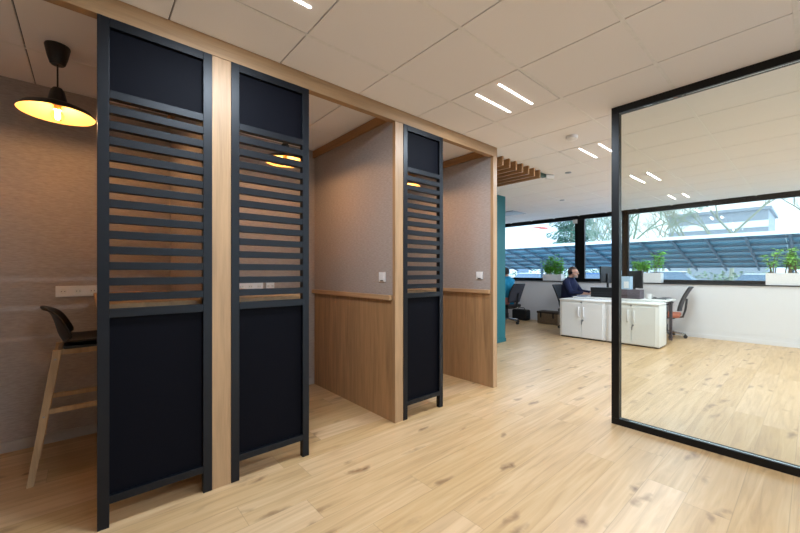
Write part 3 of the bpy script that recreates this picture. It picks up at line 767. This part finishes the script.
# solar canopy
CXa, CZa, CXb, CZb = 22.0, 2.86, 28.2, 1.42
t = thing('solar_canopy', 'long blue solar panel carport roof outside the windows', 'carport', (25, 6, GZ))
sl = (CZb-CZa)/(CXb-CXa)
def zc(x): return CZa+sl*(x-CXa)
rows = 6; Lr = (CXb-CXa)/rows
for r_ in range(rows):
    for c_ in range(13):
        y0 = -8+c_*2.2
        bm = NB(); xa, xb = CXa+r_*Lr+.03, CXa+(r_+1)*Lr-.1
        vs = [bm.verts.new((X, Y, zc(X)+dz)) for dz in (0, .04) for X, Y in ((xa, y0+.005), (xb, y0+.005), (xb, y0+2.195), (xa, y0+2.195))]
        for f in ((3, 2, 1, 0), (4, 5, 6, 7), (0, 1, 5, 4), (1, 2, 6, 5), (2, 3, 7, 6), (3, 0, 4, 7)): bm.faces.new([vs[i] for i in f])
        obj('solar_panel', bm, M_solar, t)
for c_ in range(20):
    y = -6.1+c_*1.35
    bm = NB(); tube(bm, [(CXa, y, zc(CXa)-.09), (CXb, y, zc(CXb)-.09)], .06, 8); obj('rafter', bm, M_canopy, t)
for c_ in range(5):
    y = -5.5+c_*6.2
    bm = NB(); tube(bm, [(25.2, y, GZ), (25.2, y, zc(25.2)-.1)], .09, 10); obj('post', bm, M_canopy, t)
for r_ in range(rows):
    X = CXa+r_*Lr+.42
    bm = NB(); box(bm, X-.03, X+.03, -8, 20.6, zc(X)-.09, zc(X)-.02); obj('purlin', bm, M_canopy, t)
obj('gutter', B(CXa-.14, CXa-.02, -8, 20.6, CZa-.07, CZa+.09, .01), M_edge, t)

def car(x, y, label, m, h=1.46):
    t = thing('car', label, 'car', (x, y, GZ))
    def prism(pr, x0, x1):
        bm = NB(); a = [bm.verts.new((x0, p[0], p[1])) for p in pr]; b = [bm.verts.new((x1, p[0], p[1])) for p in pr]
        n = len(pr); bm.faces.new(a); bm.faces.new(b[::-1])
        for k in range(n): bm.faces.new((a[k], a[(k+1) % n], b[(k+1) % n], b[k]))
        bmesh.ops.bevel(bm, geom=bm.edges[:], offset=.05, segments=2, affect='EDGES'); return bm
    z = GZ
    obj('car_body', prism([(y-2.1, z+.25), (y+2.1, z+.25), (y+2.15, z+.65), (y+1.95, z+.9), (y-.9-.2, z+.92), (y-2.0, z+.78), (y-2.15, z+.5)], x-.87, x+.87), m, t, True)
    obj('cabin', prism([(y-1.1, z+.90), (y+1.9, z+.90), (y+1.5, z+h-.06), (y-.3, z+h-.06)], x-.78, x+.78), M_pane, t, True)
    obj('roof', prism([(y-.45, z+h-.08), (y+1.55, z+h-.08), (y+1.4, z+h), (y-.25, z+h)], x-.74, x+.74), m, t, True)
    for dy in (-1.35, 1.3):
        for dx in (-.8, .8):
            bm = NB(); tube(bm, [(x+dx-.09, y+dy, z+.31), (x+dx+.09, y+dy, z+.31)], .31, 20); obj('wheel', bm, M_dark, t, True)
M_carw = mat('white_car_paint', (236, 240, 244), .3); M_carb = mat('blue_car_paint', (60, 120, 190), .3); M_cars = mat('silver_car_paint', (180, 190, 198), .3)
car(31.0, 6.2, 'white car under the solar canopy, right of the middle planter', M_carw, 1.62)
car(31.0, 1.4, 'low white car under the solar canopy, near the right planter', M_carw)
car(31.0, 11.2, 'light blue car outside behind the black window column', M_carb)
car(31.0, 16.6, 'white car outside seen low through the left window', M_carw)
car(31.0, 21.8, 'silver car outside at the far left of the windows', M_cars)
# hedge
bm = NB()
for k in range(7000):
    p_ = Vector((R.uniform(33.2, 34.3), R.uniform(-10, 45), R.uniform(GZ, 1.15))); leaf(bm, p_, (R.uniform(-1, 0), R.uniform(-1, 1), R.uniform(-.5, 1)), .25, .09)
solo('hedge', bm, M_bush, (33.7, 17, GZ), label='low green hedge behind the parked cars', category='hedge', kind='stuff')
# bare trees
def tree(x, y, h, label, m=M_bark, seed=1, spread=1.0, twigs=6):
    rr = random.Random(seed); bm = NB()
    def br(p, d, L, r, n):
        q = p+d*L*.5+Vector((rr.uniform(-.05, .05), rr.uniform(-.05, .05), 0))*L; e = q+d*L*.5
        tube(bm, [p, q, e], [r, r*.85, r*.65], 6 if n > 2 else 4, False)
        if n == 0: return
        for k in range(3 if n > 1 else 4):
            ax = Vector((rr.uniform(-1, 1), rr.uniform(-1, 1), rr.uniform(-.2, .7))).normalized()
            nd = (d*.75+ax*.75*spread).normalized(); br(e if k < 2 else q, nd, L*rr.uniform(.55, .82), r*.6, n-1)
    br(Vector((x, y, GZ)), Vector((0, 0, 1)), h*.38, h*.013, twigs)
    solo('tree', bm, m, (x, y, GZ), label=label, category='tree')
tr = [(46, -1.5, 12, 'bare pale tree at the far right window edge'), (44, 5.0, 13, 'bare pale tree right of centre in the large window'),
      (48, 8.6, 12, 'slim bare tree in front of the slate grey building'), (42, 12.0, 12, 'bare tree left of the slate grey building'),
      (45, 15.0, 12.5, 'bare tree behind the middle planter'), (50, 18.0, 12, 'bare tree just right of the narrow window'), (47, 16.6, 10, 'bare tree filling the narrow window'),
      (43, 9.8, 10, 'thin bare tree near the middle of the large window'), (39, 14.0, 9, 'low bare tree near the left of the large window')]
for k, (x, y, h, lab) in enumerate(tr): tree(x, y, h, lab, M_bark if k not in (3, 4, 8) else M_bush, seed=k+3, spread=.85)
# pine
t = thing('pine_tree', 'blue green conifer seen through the left window', 'tree', (40, 17.4, GZ))
bm = NB(); tube(bm, [(40, 17.4, GZ), (40, 17.4, 11)], [.25, .04], 10); obj('trunk', bm, M_bark, t)
bm = NB()
for k in range(7500):
    z = R.uniform(.6, 11.0); rad = (11.3-z)*.45*(.75+.25*math.sin(z*5)); a = R.uniform(0, 2*PI); q = rad*math.sqrt(R.random())
    leaf(bm, Vector((40+q*math.cos(a), 17.4+q*math.sin(a), z)), (math.cos(a), math.sin(a), -.2), .42, .07)
obj('needles', bm, M_pine, t, kind='stuff')
# buildings
def building(name, label, x0, x1, y0, y1, z1, m, rows_=2, wz=1.0, roof=M_roofg, wins=True, wy=1.6):
    t = thing(name, label, 'building', ((x0+x1)/2, (y0+y1)/2, GZ))
    obj('walls', B(x0, x1, y0, y1, GZ, z1), m, t)
    obj('roof', B(x0-.3, x1+.3, y0-.3, y1+.3, z1, z1+.35), roof, t)
    if wins:
        for r_ in range(rows_):
            z = GZ+1.2+r_*2.8
            n = int((y1-y0)/3)
            for k in range(n):
                yy = y0+(k+.5)*(y1-y0)/n; f = obj('window', B(x0-.06, x0+.02, yy-wy/2, yy+wy/2, z, z+1.3), M_edge, t)
                obj('pane', B(x0-.08, x0-.06, yy-wy/2+.08, yy+wy/2-.08, z+.08, z+1.22), M_pane, f)
    return t
t = building('office_building', 'long slate grey building behind the bare trees', 62, 74, 3.6, 13.5, 8.8, M_roofg, 3, wins=False)
obj('white_band', B(61.9, 62, 3.6, 13.5, 6.7, 7.5), M_edge, t)
building('house', 'white rendered building at the far left of the windows', 52, 60, 28.5, 52, 7.6, M_bwhite, 2, wy=2.2, roof=M_bwhite)
building('house', 'red brick building behind the white one, left of the conifer', 64, 66, 33.6, 35.2, 9.3, M_brick, 1, roof=M_brick)
